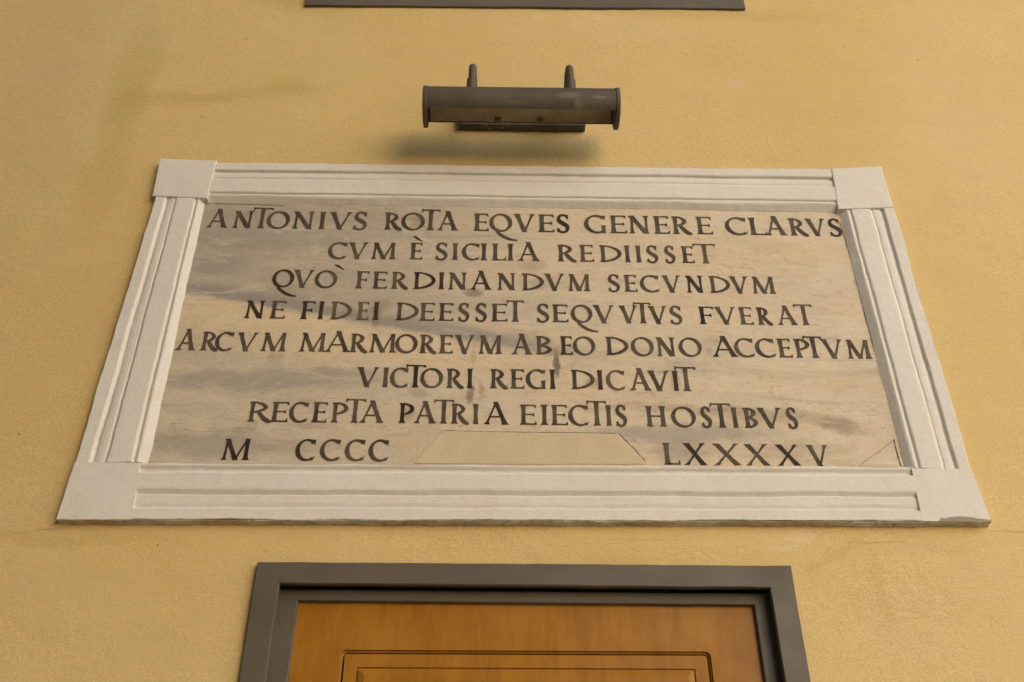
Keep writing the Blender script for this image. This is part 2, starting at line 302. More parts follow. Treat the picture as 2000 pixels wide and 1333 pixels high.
# ---------------------------------------------------------------- ground
def slab_grid(name, x0, x1, y0, y1, z, mat):
    return mesh_obj(name, [(x0, y0, z), (x1, y0, z), (x1, y1, z), (x0, y1, z)], [[0, 1, 2, 3]], mat)
def mat_paving():
    n = NT('stone_paving', 0.85, 0.25)
    br = n.t.nodes.new('ShaderNodeTexBrick'); n.t.links.new(n.co, br.inputs[0])
    br.inputs['Scale'].default_value = 1.6; br.inputs['Color1'].default_value = (0.55, 0.51, 0.44, 1); br.inputs['Color2'].default_value = (0.50, 0.46, 0.40, 1); br.inputs['Mortar'].default_value = (0.25, 0.22, 0.18, 1)
    br.inputs['Mortar Size'].default_value = 0.01
    return n.done(n.mix(n.ramp(n.noise(30, 4), 0.4, 0.7, 0, 0.4), br.outputs['Color'], (0.42, 0.39, 0.33)), n.bump(n.noise(60, 4), 0.4, 0.004))
g = slab_grid('ground', -300, 300, -300, 300, 0.0, mat_paving()); g['kind'] = 'structure'

# ---------------------------------------------------------------- building with its wall, door and window
B = thing('building', (0, 0, 0), 'yellow ochre plastered building with a wooden door below and a window sill above the plaque', 'building')
DO = [(-0.5404, 2.4674), (0.6658, 2.4654)]                      # outer top corners of the door surround on the wall
DX0, DX1, DZ = -0.592, 0.612, (DO[0][1]+DO[1][1])/2
DX0 = DO[0][0]; DX1 = DO[1][0]
hole = [(DX0+0.02, DX1-0.02, -1, DZ-0.02)]
SW = [(-0.6769, 4.4742), (0.8384, 4.4872)]
WX0, WX1 = SW[0][0]+0.16, SW[1][0]-0.16
SZ = (SW[0][1]+SW[1][1])/2
WZ0, WZ1 = SZ+0.26, SZ+1.75
hole.append((WX0, WX1, WZ0, WZ1))
def axis(lo, hi, flo, fhi, fine, coarse, marks):
    a = []; v = lo
    while v < hi:
        a.append(v); v += fine if flo <= v < fhi else coarse
    a.append(hi); a = [q for q in a if all(abs(q-m) > fine*0.45 for m in marks)]+[m for m in marks]
    return sorted(a)
xs = axis(-6, 6, -2.0, 2.1, 0.02, 0.25, [hole[0][0], hole[0][1], WX0, WX1])
zs = axis(0, 7.5, 1.9, 4.9, 0.02, 0.25, [hole[0][3], WZ0, WZ1])
def inhole(x, z): return any(a < x < b and c < z < d for a, b, c, d in hole)
V, Fc = [], []
for z in zs:
    for x in xs:
        p = Vector((x, z, 0))
        d = 0.0030*noise.noise(p*1.7)+0.0016*noise.noise(Vector((x*3, z*9, 2)))+0.0008*noise.noise(p*17)
        V.append((x, -d, z))
nx = len(xs)
for j in range(len(zs)-1):
    for i in range(nx-1):
        if not inhole((xs[i]+xs[i+1])/2, (zs[j]+zs[j+1])/2): Fc.append([j*nx+i, j*nx+i+1, (j+1)*nx+i+1, (j+1)*nx+i])
wall_front = (V, Fc)
parts = [wall_front]
for (a, b, c, d) in hole:                            # the wall's thickness inside both openings
    c = max(c, 0)
    parts.append(([(a, 0.001, c), (a, 0.35, c), (a, 0.35, d), (a, 0.001, d)], [[0, 1, 2, 3]]))
    parts.append(([(b, 0.001, c), (b, 0.35, c), (b, 0.35, d), (b, 0.001, d)], [[0, 1, 2, 3]]))
    parts.append(([(a, 0.001, d), (b, 0.001, d), (b, 0.35, d), (a, 0.35, d)], [[0, 1, 2, 3]]))
parts.append(box(-6, 6, 0.36, 0.45, 0, 7.5)); parts.append(box(-6.05, 6.05, -0.08, 0.5, 7.5, 7.6))
parts.append(([(-6, 0, 0), (-6, 0.36, 0), (-6, 0.36, 7.5), (-6, 0, 7.5)], [[0, 1, 2, 3]])); parts.append(([(6, 0, 0), (6, 0.36, 0), (6, 0.36, 7.5), (6, 0, 7.5)], [[0, 1, 2, 3]]))
wall = mesh_obj('wall', *join(*parts), M_wall, B, True)

# door: grey outer surround, recessed grey stop, wooden leaf with moulded panels
def frame3(outer, inner, yf, yb, name, parent, wobble=0.0):
    """three-sided frame (two jambs and a head) between an outer and an inner door-shaped outline, each (x0, x1, ztopL, ztopR)"""
    def ring(o, k):
        x0, x1, za, zb = o; pts = []
        n = 40
        for i in range(n+1): pts.append((x0, za*i/n))
        for i in range(1, n+1): pts.append((x0+(x1-x0)*i/n, za+(zb-za)*i/n))
        for i in range(1, n+1): pts.append((x1, zb*(1-i/n)))
        return [(x+wob(i*0.37, 3+k, wobble), max(0, z+wob(i*0.31, 7+k, wobble))) for i, (x, z) in enumerate(pts)]
    o, i_ = ring(outer, 0), ring(inner, 1); m = len(o); V, Fc = [], []
    b = 0.0022
    def ins(p, q, t): 
        L = math.hypot(q[0]-p[0], q[1]-p[1]); return lerp(p, q, t/L)
    rows = [[(x, yb, z) for x, z in o], [(x, yf+b, z) for x, z in o], [(*[ins(p, q, b)[0]], yf, ins(p, q, b)[1]) for p, q in zip(o, i_)],
            [(ins(q, p, b)[0], yf, ins(q, p, b)[1]) for p, q in zip(o, i_)], [(x, yf+b, z) for x, z in i_], [(x, yb, z) for x, z in i_]]
    for r in rows: V += r
    for r in range(len(rows)-1):
        for i in range(m-1): Fc.append([r*m+i, r*m+i+1, (r+1)*m+i+1, (r+1)*m+i])
    return mesh_obj(name, V, Fc, M_grey, parent)
A0, A1 = (-0.5362, 2.4608), (0.6607, 2.4588); A2, A3 = (-0.4815, 2.4110), (0.6066, 2.4070)
frame3((A0[0], A1[0], A0[1], A1[1]), (A2[0], A3[0], A2[1], A3[1]), -0.016, -0.001, 'door_surround', B, 0.0014)
C2, C3 = (-0.4429, 2.3850), (0.5748, 2.3809)
door = mesh_obj('door', [], [], M_wood, B)
dxa, dxb = (-0.4452, 2.3863)[0]-0.02, (0.5782, 2.3851)[0]+0.02
dtop = max(C2[1], C3[1])+0.02
frame3((A2[0]-0.01, A3[0]+0.01, (-0.4879, 2.4107)[1], (0.6150, 2.4078)[1]), (C2[0], C3[0], C2[1], C3[1]), 0.020, 0.09, 'door_frame', door, 0.0004)
G0, G1 = (-0.3381, 2.2803), (0.4673, 2.2804)   # outer edge of the groove
E0, E1 = (-0.2966, 2.2386), (0.4292, 2.2382)   # foot of the raised field
YL = 0.033
panels = [(G0[0], G1[0], 1.28, (G0[1]+G1[1])/2), (G0[0], G1[0], 0.22, 1.08)]
def rrect(x0, x1, z0, z1, r, n=6):
    pts = []
    for cx, cz, a in ((x1-r, z1-r, 0), (x0+r, z1-r, 90), (x0+r, z0+r, 180), (x1-r, z0+r, 270)):
        for k in range(n+1):
            t = R(a+90*k/n); pts.append((cx+r*math.cos(t), cz+r*math.sin(t)))
    return pts
# leaf: stiles and rails as one sheet with two openings, and a back
xs2 = [dxa, G0[0], G1[0], dxb]; zs2 = [0.01, 0.22, 1.08, 1.28, panels[0][3], dtop]
V, Fc = [], []
for z in zs2:
    for x in xs2: V.append((x, YL, z))
for j in range(5):
    for i in range(3):
        if not (i == 1 and j in (1, 3)): Fc.append([j*4+i, j*4+i+1, (j+1)*4+i+1, (j+1)*4+i])
leaf = join((V, Fc), box(dxa, dxb, 0.075, 0.09, 0.01, dtop))
me = door.data; me.from_pydata([tuple(v) for v in leaf[0]], [], leaf[1]); me.update()
ins_f = E0[0]-G0[0]
for k, (x0, x1, z0, z1) in enumerate(panels):
    rings = []; eps = 0.0
    corner = rrect(x0, x1, z0, z1, 0.0005)
    def add(inset, y, r): rings.append([(x, y, z) for x, z in rrect(x0+inset, x1-inset, z0+inset, z1-inset, r)])
    rings.append([(x, YL, z) for x, z in corner])
    add(0.0006, YL, 0.012); add(0.0012, YL+0.0055, 0.011); add(0.0048, YL+0.0065, 0.010); add(0.0054, YL+0.0150, 0.009); add(0.0090, YL+0.0150, 0.007); add(0.0096, YL+0.0008, 0.006)
    add(ins_f-0.004, YL+0.0010, 0.002); add(ins_f-0.003, YL+0.0050, 0.0015); add(ins_f-0.0005, YL+0.0050, 0.0015); add(ins_f, YL+0.0005, 0.0015); add(ins_f+0.013, YL-0.0052, 0.0015); add(ins_f+0.0145, YL-0.0056, 0.001)
    V = [p for r in rings for p in r]; m = len(rings[0]); Fc = []
    for r in range(len(rings)-1):
        for i in range(m): Fc.append([r*m+i, r*m+(i+1) % m, (r+1)*m+(i+1) % m, (r+1)*m+i])
    Fc.append([(len(rings)-1)*m+i for i in range(m)])
    mesh_obj('door_panel', V, Fc, M_wood, door)
kx = dxb-0.09
mesh_obj('door_knob', *tube([(kx, YL, 1.05), (kx, YL-0.012, 1.05), (kx, YL-0.014, 1.05), (kx, YL-0.03, 1.05), (kx, YL-0.035, 1.05), (kx, YL-0.05, 1.05), (kx, YL-0.065, 1.05), (kx, YL-0.072, 1.05)], [0.03, 0.03, 0.012, 0.012, 0.02, 0.03, 0.026, 0.008], 20), M_brass, door, True)

# window above, of which the photograph shows only the apron below the sill and a corner of the sill
win = mesh_obj('window', *join(box(WX0, WX0+0.07, 0.10, 0.16, WZ0, WZ1), box(WX1-0.07, WX1, 0.10, 0.16, WZ0, WZ1), box(WX0+0.07, WX1-0.07, 0.10, 0.16, WZ1-0.07, WZ1), box(WX0+0.07, WX1-0.07, 0.10, 0.16, WZ0, WZ0+0.07),
               box((WX0+WX1)/2-0.03, (WX0+WX1)/2+0.03, 0.102, 0.158, WZ0+0.07, WZ1-0.07)), M_wood, B)
for a, b in ((WX0+0.07, (WX0+WX1)/2-0.03), ((WX0+WX1)/2+0.03, WX1-0.07)):
    mesh_obj('window_pane', *box(a, b, 0.125, 0.131, WZ0+0.07, WZ1-0.07), M_glass, win)
n = 70; V, Fc = [], []
rows = []
for i in range(n+1):
    t = i/n; x = SW[0][0]+(SW[1][0]-SW[0][0])*t; z = SW[0][1]+(SW[1][1]-SW[0][1])*t+wob(t*9, 5, 0.0022)
    rows.append([(x, 0.01, z+0.001), (x, -0.008, z), (x, -0.010, z+0.002), (x, -0.010, SZ+0.20), (x, 0.01, SZ+0.20)])
for r in rows: V += r
for i in range(n):
    for k in range(4): Fc.append([i*5+k, (i+1)*5+k, (i+1)*5+k+1, i*5+k+1])
Fc += [[0, 1, 2, 3, 4], [n*5+k for k in range(5)]]
mesh_obj('window_apron', V, Fc, M_grey, win)
SR = (0.9063, 4.6045); SL = (-0.7255, 4.5848)
mesh_obj('window_sill', *box(SL[0], SR[0], -0.045, 0.10, SR[1], SR[1]+0.045, 0.003), M_grey, win)
sx = (WX0-0.10, WX1+0.10)
mesh_obj('window_surround', *join(box(sx[0], WX0, -0.018, 0.02, SR[1]+0.046, WZ1+0.1), box(WX1, sx[1], -0.018, 0.02, SR[1]+0.046, WZ1+0.1), box(WX0, WX1, -0.018, 0.02, WZ1, WZ1+0.1)), M_grey, win)

# house added across the lane, unseen behind the camera, to keep the open sky off the left part of the wall
H = thing('added_shade_house', (-3.6, -6.4, 0), 'plain plastered house added out of view behind the camera to shade the left of the yellow wall', 'house')
M_far = mat_simple('far_plaster', (0.42, 0.35, 0.26), (0.38, 0.31, 0.23), 3, 0.9, 0.1)
HX0, HX1, HY = -10.0, 1.7, -6.4
mesh_obj('wall', *box(HX0, HX1, HY-6, HY, 0, 9.0), M_far, H)
mesh_obj('roof', [(HX0-0.4, HY+0.5, 9.002), (HX1+0.4, HY+0.5, 9.002), (HX1+0.4, HY-6.5, 9.002), (HX0-0.4, HY-6.5, 9.002), (HX0-0.4, HY-3, 10.6), (HX1+0.4, HY-3, 10.6)],
         [[0, 1, 5, 4], [2, 3, 4, 5], [1, 2, 5], [3, 0, 4], [3, 2, 1, 0]], mat_simple('roof_tiles', (0.30, 0.14, 0.08), (0.22, 0.11, 0.07), 8), H)
for wx in (-8.0, -5.2, -2.4, 0.4):
    for wz in (1.2, 4.4):
        f = mesh_obj('window', *join(box(wx-0.6, wx-0.5, HY+0.002, HY+0.05, wz, wz+1.6), box(wx+0.5, wx+0.6, HY+0.002, HY+0.05, wz, wz+1.6), box(wx-0.5, wx+0.5, HY+0.002, HY+0.05, wz+1.5, wz+1.6), box(wx-0.5, wx+0.5, HY+0.002, HY+0.05, wz, wz+0.1)), M_wood, H)
        mesh_obj('window_pane', *box(wx-0.5, wx+0.5, HY+0.004, HY+0.02, wz+0.1, wz+1.5), M_glass, f)

# ---------------------------------------------------------------- inscribed marble plaque in its plaster frame
PL = thing('inscribed_plaque', (0.05, -0.01, (0.0330, 2.5677)[1]), 'veined marble slab with dark Latin capitals in a cream moulded frame above the door', 'plaque')
S = [(-0.8538, 3.5601), (0.9848, 3.5509), (0.9835, 2.7108), (-0.8390, 2.7067)]
def slab_mesh():
    nx_, nz_ = 90, 44; V, Fc = [], []
    for j in range(nz_+1):
        for i in range(nx_+1):
            p = lerp(lerp(S[0], S[1], i/nx_), lerp(S[3], S[2], i/nx_), j/nz_)
            V.append((p[0], -0.006-0.0005*noise.noise(Vector((p[0]*3, p[1]*3, 5))), p[1]))
    for j in range(nz_):
        for i in range(nx_): k = j*(nx_+1)+i; Fc.append([k, k+1, k+nx_+2, k+nx_+1])
    a = len(V); per = [0, nx_, nz_*(nx_+1)+nx_, nz_*(nx_+1)]
    for k in per: V.append((V[k][0], 0.02, V[k][2]))
    for i in range(4): Fc.append([per[i], per[(i+1) % 4], a+(i+1) % 4, a+i])
    return V, Fc
slab = mesh_obj('slab', *slab_mesh(), M_marble, PL, True)

PROFILE = [(0.0, -0.012), (0.0, 0.0195), (0.008, 0.0215), (0.020, 0.022), (0.188, 0.0222), (0.206, 0.0200), (0.222, 0.0148), (0.240, 0.0138), (0.256, 0.0155), (0.280, 0.0176), (0.330, 0.0190), (0.385, 0.0190),
           (0.402, 0.0174), (0.416, 0.0172), (0.436, 0.0200), (0.458, 0.0222), (0.500, 0.0226), (0.775, 0.0226), (0.795, 0.0215), (0.812, 0.0175), (0.828, 0.0172), (0.846, 0.0198), (0.866, 0.0212), (0.885, 0.0208), (0.910, 0.0185), (1.0, 0.0065), (1.0, -0.002)]
PROFILE_LOW = [(0.0, -0.012), (0.0, 0.0195), (0.008, 0.0215), (0.020, 0.022), (0.180, 0.0222), (0.198, 0.0205), (0.222, 0.0155), (0.250, 0.0150), (0.275, 0.0165), (0.310, 0.0178), (0.430, 0.0180),
           (0.448, 0.0160), (0.462, 0.0150), (0.490, 0.0178), (0.528, 0.0220), (0.560, 0.0226), (0.815, 0.0226), (0.838, 0.0208), (0.862, 0.0160), (0.900, 0.0145), (0.925, 0.0160), (0.952, 0.0195), (0.978, 0.0212), (1.0, 0.0195), (1.0, -0.002)]
def rail(oa, ob, ia, ib, seed, PROFILE=PROFILE):
    n = 260; V, Fc = [], []; m = len(PROFILE); w = math.hypot(ia[0]-oa[0], ia[1]-oa[1]); L = math.hypot(ob[0]-oa[0], ob[1]-oa[1])
    for i in range(n+1):
        t = i/n; o = lerp(oa, ob, t); q = lerp(ia, ib, t)
        for j, (s, d) in enumerate(PROFILE):
            amp = 0.0030 if s < 0.02 else (0.0028 if s > 0.99 else 0.0018)
            ss = s+wob(t*L*6, seed+(0 if s < 0.02 else 3 if s > 0.99 else 1+round(s*4)), amp)/w
            p = lerp(o, q, ss); V.append((p[0], -(d+wob(t*L*5, seed+20+j//3, 0.0009)), p[1]))
    for i in range(n):
        for j in range(m-1): Fc.append([i*m+j, (i+1)*m+j, (i+1)*m+j+1, i*m+j+1])
    Fc += [list(range(m)), [n*m+j for j in range(m)]]
    return V, Fc
def block(quad, d, seed, b=1.0):
    """corner block: quad of front corners, softly rounded and slightly ragged rim"""
    per = []; c = (sum(p[0] for p in quad)/4, sum(p[1] for p in quad)/4)
    for k in range(4):
        for i in range(14):
            p = lerp(quad[k], quad[(k+1) % 4], i/14); q = lerp(p, c, 0.0)
            a = 0.0 if i == 0 else 1.0
            per.append((q[0]+wob(i*0.45+k*9, seed, 0.0009)*a, q[1]+wob(i*0.45+k*9, seed+5, 0.0009)*a))
    def ring(inset, y): return [(*[lerp(p, c, inset/math.hypot(p[0]-c[0], p[1]-c[1]))[0]], y, lerp(p, c, inset/math.hypot(p[0]-c[0], p[1]-c[1]))[1]) for p in per]
    rows = [ring(0, 0.012), ring(0, -(d-0.003*b)), ring(0.001*b, -(d-0.0008*b)), ring(0.0035*b, -d), ring(0.04, -d-0.0006)]
    m = len(per); V = [v for r in rows for v in r]; Fc = []
    for r in range(len(rows)-1):
        for i in range(m): Fc.append([r*m+i, r*m+(i+1) % m, (r+1)*m+(i+1) % m, (r+1)*m+i])
    Fc.append([(len(rows)-1)*m+i for i in range(m)]); return V, Fc
# top, left, right, bottom rail: outer line on the front of the moulding, inner line on the slab
mesh_obj('frame_rail', *rail((-0.8457, 3.7037), (0.9943, 3.7032), (-0.8498, 3.5541), (0.9852, 3.5449), 10), M_trim, PL)
mesh_obj('frame_rail', *rail((-0.9916, 3.5650), (-1.0028, 2.6995), (-0.8508, 3.5763), (-0.8362, 2.7081), 50), M_trim, PL)
mesh_obj('frame_rail', *rail((1.1378, 3.5503), (1.1330, 2.6995), (0.9804, 3.5589), (0.9807, 2.7066), 90), M_trim, PL)
mesh_obj('frame_rail', *rail((-0.8397, 2.5576), (0.9873, 2.5670), (-0.8522, 2.7021), (0.9926, 2.7065), 130, PROFILE_LOW), M_trim, PL)
mesh_obj('corner_block', *block([(-1.0100, 3.7140), (-0.8415, 3.7082), (-0.8413, 3.5553), (-1.0008, 3.5630)], 0.0250, 1), M_trim, PL)
mesh_obj('corner_block', *block([(0.9846, 3.7031), (1.1361, 3.7162), (1.1352, 3.5484), (0.9731, 3.5401)], 0.0250, 2), M_trim, PL)
mesh_obj('corner_block', *block([(-1.0026, 2.7036), (-0.8482, 2.7036), (-0.8362, 2.5576), (-1.0068, 2.5564)], 0.0223, 3, 0.1), M_trim, PL)
mesh_obj('corner_block', *block([(0.9886, 2.7038), (1.1329, 2.7036), (1.1430, 2.5656), (0.9824, 2.5664)], 0.0223, 4, 0.1), M_trim, PL)

# ragged mortar along the frame's underside
KA, KB = (-1.0044, 2.5564), (1.1419, 2.5656)
n = 420; V, Fc = [], []; rnd = random.Random(5)
for i in range(n+1):
    t = i/n; x = KA[0]+(KB[0]-KA[0])*t; z = KA[1]+(KB[1]-KA[1])*t
    a = max(0.0, wob(t*38, 3, 1.0)+0.15); b = abs(wob(t*60, 9, 1.0))
    V += [(x, -0.0205-0.001*b, z+0.0010), (x, -0.0195+0.004*b, z-0.0004-0.0012*a), (x, -0.010+0.004*b, z-0.0006-0.0016*a-0.001*b), (x, -0.003, z-0.0012-0.0035*a-0.0015*b), (x, 0.008, z-0.0012-0.0035*a-0.0015*b)]
for i in range(n):
    for k in range(4): Fc.append([i*5+k, (i+1)*5+k, (i+1)*5+k+1, i*5+k+1])
mesh_obj('mortar_joint', V, Fc, M_crust, PL)

# patch of newer mortar let into the slab's lower edge, and the crack at its lower right corner
pp = [(-0.1391, 2.8054), (0.0329, 2.8026), (0.1837, 2.8025), (0.2943, 2.8006), (0.3267, 2.7609), (0.3581, 2.7164), (0.0329, 2.7137), (-0.2028, 2.7145), (-0.1721, 2.7622)]
V, Fc = [], []; per = []
for k in range(len(pp)):
    for i in range(10):
        p = lerp(pp[k], pp[(k+1) % len(pp)], i/10); per.append((p[0]+wob(k*10+i, 3, 0.0010, 0.4), p[1]+wob(k*10+i, 6, 0.0012, 0.4)))
c = (sum(p[0] for p in per)/len(per), sum(p[1] for p in per)/len(per)); m = len(per)
for ins_, y in ((0, -0.004), (0.0012, -0.0074), (0.006, -0.0080)):
    V += [(lerp(p, c, ins_/0.2)[0], y, lerp(p, c, ins_/0.06)[1]) for p in per]
for r in range(2):
    for i in range(m): Fc.append([r*m+i, r*m+(i+1) % m, (r+1)*m+(i+1) % m, (r+1)*m+i])
Fc.append([2*m+i for i in range(m)])
mesh_obj('mortar_patch', V, Fc, M_patch, slab)
def crack(name, pts, wd, seed, y=-0.0069):
    P_, w_ = [], []
    for k in range(len(pts)-1):
        for i in range(12): t = i/12; p = lerp(pts[k], pts[k+1], t); P_.append((p[0]+wob(k*12+i, seed, 0.0007, 0.5), p[1]+wob(k*12+i, seed+3, 0.0007, 0.5)))
    P_.append(pts[-1]); V, Fc = [], []
    for i, p in enumerate(P_):
        a = P_[max(i-1, 0)]; b = P_[min(i+1, len(P_)-1)]; dx, dz = b[0]-a[0], b[1]-a[1]; L = math.hypot(dx, dz) or 1
        w = wd*(0.45+0.9*abs(noise.noise(Vector((i*0.4, seed, 1)))))*(0.3 if i in (0, len(P_)-1) else 1)
        V += [(p[0]-dz/L*w, y, p[1]+dx/L*w), (p[0]+dz/L*w, y, p[1]-dx/L*w)]
    for i in range(len(P_)-1): Fc.append([2*i, 2*i+1, 2*i+3, 2*i+2])
    return mesh_obj(name, V, Fc, M_crack, slab)
crack('crack', [(0.8677, 2.7163), (0.9319, 2.7602), (0.9590, 2.7804), (0.9726, 2.7906)], 0.0008, 2)
crack('crack', [(0.9717, 2.7920), (0.9708, 2.7549), (0.9719, 2.7157)], 0.0017, 7)
crack('crack', [(-0.1379, 2.8065), (-0.0550, 2.8037), (0.0329, 2.8037), (0.1585, 2.8034), (0.2943, 2.8018)], 0.0009, 12, -0.0076)
crack('crack', [(0.2943, 2.8018), (0.3291, 2.7607), (0.3561, 2.7231)], 0.0013, 17, -0.0076)
crack('crack', [(0.9767, 3.5100), (0.9802, 3.3794), (0.9787, 3.1649), (0.9805, 3.0324)], 0.0012, 22)
crack('crack', [(-0.8256, 3.5516), (-0.7490, 3.5507), (-0.6161, 3.5466)], 0.0012, 27)

# ---------------------------------------------------------------- roman capitals
HT, HN = 0.089, 0.045          # half widths of thick and thin strokes, cap height = 1
def stroke(x0, y0, x1, y1, h, s0=0.0, s1=0.0):
    """stem or diagonal cut horizontally at both ends, waisted, with small flared serifs"""
    k = math.hypot(x1-x0, y1-y0)/abs(y1-y0); h = h*min(k, 1.35)
    rows = [(0.0, max(s0, h*1.12)), (0.03, max(s0*0.86, h*1.1)), (0.11, h*1.08), (0.3, h*0.94), (0.5, h*0.9),
            (0.7, h*0.94), (0.89, h*1.08), (0.97, max(s1*0.86, h*1.1)), (1.0, max(s1, h*1.12))]
    L = [(x0+(x1-x0)*t-w, y0+(y1-y0)*t) for t, w in rows]
    R = [(x0+(x1-x0)*t+w, y0+(y1-y0)*t) for t, w in rows]
    return [[L[i], R[i], R[i+1], L[i+1]] for i in range(len(rows)-1)]
def strip(pts, hw):
    L, R = [], []
    for i, (x, y) in enumerate(pts):
        a = pts[max(i-1, 0)]; b = pts[min(i+1, len(pts)-1)]
        dx, dy = b[0]-a[0], b[1]-a[1]; n = math.hypot(dx, dy) or 1
        w = hw[i] if isinstance(hw, (list, tuple)) else hw
        L.append((x-dy/n*w, y+dx/n*w)); R.append((x+dy/n*w, y-dx/n*w))
    return [[L[i], R[i], R[i+1], L[i+1]] for i in range(len(pts)-1)]
def smooth(P, n=5):
    out = []
    for i in range(len(P)-1):
        p0 = P[max(i-1, 0)]; p1 = P[i]; p2 = P[i+1]; p3 = P[min(i+2, len(P)-1)]
        for k in range(n):
            t = k/n
            out.append(tuple(0.5*((2*b)+(-a+c)*t+(2*a-5*b+4*c-d)*t*t+(-a+3*b-3*c+d)*t**3) for a, b, c, d in zip(p0, p1, p2, p3)))
    out.append(tuple(P[-1])); return out
def arc(cx, cy, rx, ry, a0, a1, ht=HT, hn=HN, tilt=-0.25, n=30):
    """part of a ring thick at its sides and thin at top and bottom"""
    O, I = [], []
    for k in range(n+1):
        a = math.radians(a0+(a1-a0)*k/n); c, s = math.cos(a), math.sin(a)
        w = hn+(ht-hn)*abs(math.cos(a+tilt))**1.5
        O.append((cx+rx*c, cy+ry*s)); I.append((cx+(rx-2*w)*c, cy+(ry-2*w)*s))
    return [[O[i], O[i+1], I[i+1], I[i]] for i in range(n)]
def arm(x0, x1, y, h, up=0.0, dn=0.0):
    """horizontal arm ending in a wedge serif"""
    m = x1-0.09
    return [[(x0, y-h), (m, y-h), (m, y+h), (x0, y+h)],
            [(m, y-h), (x1-0.03, y-h-dn), (x1+0.015, y-h-dn), (x1-0.005, y+h+up), (x1-0.04, y+h+up), (m, y+h)]]
def glyph(ch, w, top=1.0):
    """polygons of the letter in a box w wide and 1 high; second value: polygons left out of the width"""
    s = 0.16; st = s; ex = []
    if ch == 'A':
        P = stroke(0.15, 0, w*0.5, top*1.12, HN, 0.14, 0) + stroke(w-0.17, 0, w*0.47, top*1.12, HT, 0.165, 0)
        P += [[(w*0.24, 0.34), (w*0.76, 0.34), (w*0.74, 0.41), (w*0.26, 0.41)]]
    elif ch == 'N':
        P = stroke(0.13, 0, 0.16, 1, HN*1.25, 0.13, 0.05) + stroke(w-0.13, 0.0, w-0.13, 1, HN*1.2, 0.04, 0.13) + stroke(w-0.15, 0.0, 0.12, 1, HT*1.05, 0.06, 0.12)
    elif ch == 'T':
        P = stroke(w*0.5, 0, w*0.5, top-0.03, HT, 0.17, 0) + arm(w*0.5, w, top-0.035, 0.034, 0, 0.07)
        P += [[(w-x, y) for x, y in q] for q in arm(w*0.5, w, top-0.035, 0.034, 0.03, 0.10)]
    elif ch == 'O':
        P = arc(w/2, 0.49, w/2, 0.52, 0, 360, n=44)
    elif ch == 'Q':
        P = arc(w/2, 0.49, w/2, 0.52, 0, 360, n=44)
        t = smooth([(w*0.30, 0.0), (w*0.46, -0.16), (w*0.72, -0.36), (w*0.98, -0.47), (w*1.22, -0.50)])
        n = len(t); ex = strip(t, [0.035+0.045*math.sin(math.pi*min(1, i/n*1.15))*(1-i/n*0.5) for i in range(n)])
    elif ch == 'C':
        r = w*0.56
        P = arc(r, 0.49, r, 0.52, 50, 308, ht=HT*1.05)
        a = math.radians(50); P += [[(r+r*math.cos(a)+0.03, 0.97), (r+r*math.cos(a)-0.14, 0.98), (r+r*math.cos(a)-0.10, 0.85), (r+r*math.cos(a)+0.0, 0.73)]]
        P += [[(w-0.02, 0.22), (w-0.045, 0.20), (r+r*math.cos(a)-0.16, 0.0), (w-0.08, 0.03)]]
    elif ch == 'G':
        r = w*0.56
        P = arc(r, 0.49, r, 0.52, 52, 312, ht=HT*1.05) + stroke(w-0.13, 0.0, w-0.13, 0.42, HT*0.9, 0.05, 0.13)
        a = math.radians(52); P += [[(r+r*math.cos(a)+0.05, 0.98), (r+r*math.cos(a)-0.12, 0.97), (r+r*math.cos(a)-0.08, 0.86), (r+r*math.cos(a)+0.02, 0.74)]]
    elif ch == 'D':
        P = stroke(0.19, 0, 0.19, 1, HT*0.95, 0.17, 0.17) + arc(0.16, 0.5, w-0.16, 0.5, -90, 90, hn=0.034, tilt=0.2)
    elif ch == 'I':
        P = stroke(w*0.5, 0, w*0.5, 1, HT, max(w*0.5, 0.1), max(w*0.5, 0.1))
    elif ch == 'E':
        P = stroke(0.18, 0, 0.18, 1, HT, 0.17, 0.15) + arm(0.16, w-0.02, 0.965, 0.034, 0, 0.085) + arm(0.16, w*0.86, 0.51, 0.030, 0.05, 0.05) + arm(0.16, w, 0.035, 0.034, 0.10, 0)
    elif ch == 'F':
        P = stroke(0.18, 0, 0.18, 1, HT, 0.17, 0.15) + arm(0.16, w, 0.965, 0.034, 0, 0.09) + arm(0.16, w*0.84, 0.50, 0.030, 0.06, 0.06)
    elif ch == 'L':
        P = stroke(0.18, 0, 0.18, 1, HT, 0.17, 0.16) + arm(0.16, w, 0.035, 0.034, 0.13, 0)
    elif ch == 'H':
        P = stroke(0.18, 0, 0.18, 1, HT, 0.16, 0.16) + stroke(w-0.18, 0, w-0.18, 1, HT, 0.16, 0.16) + [[(0.18, 0.47), (w-0.18, 0.47), (w-0.18, 0.54), (0.18, 0.54)]]
    elif ch in 'RPB':
        b = {'R': 0.72, 'P': 0.72, 'B': 0.745}[ch]; rb = 1-b if ch != 'P' else 0.30
        rw = {'R': w*0.78, 'P': w, 'B': w*0.92}[ch]
        P = stroke(0.18, 0, 0.18, 1, HT*0.95, 0.16, 0.16) + arc(0.2, 1-rb, rw-0.2, rb, -90, 90, hn=0.033, tilt=0.1, n=20)
        if ch == 'R':
            t = smooth([(w*0.44, 0.46), (w*0.60, 0.26), (w*0.78, 0.08), (w*1.0, -0.02)])
            P += strip(t, [HT*0.8+0.02*math.sin(i/len(t)*3.1)-(0.045 if i > len(t)-3 else 0) for i in range(len(t))])
        if ch == 'B':
            P += arc(0.2, 0.26, w-0.2, 0.26, -90, 90, hn=0.033, tilt=0.1, n=20)
    elif ch == 'V':
        P = stroke(w*0.52, -0.02, 0.17, 1, HT, 0.0, 0.15) + stroke(w*0.5, -0.02, w-0.13, 1, HN, 0.0, 0.12)
    elif ch == 'X':
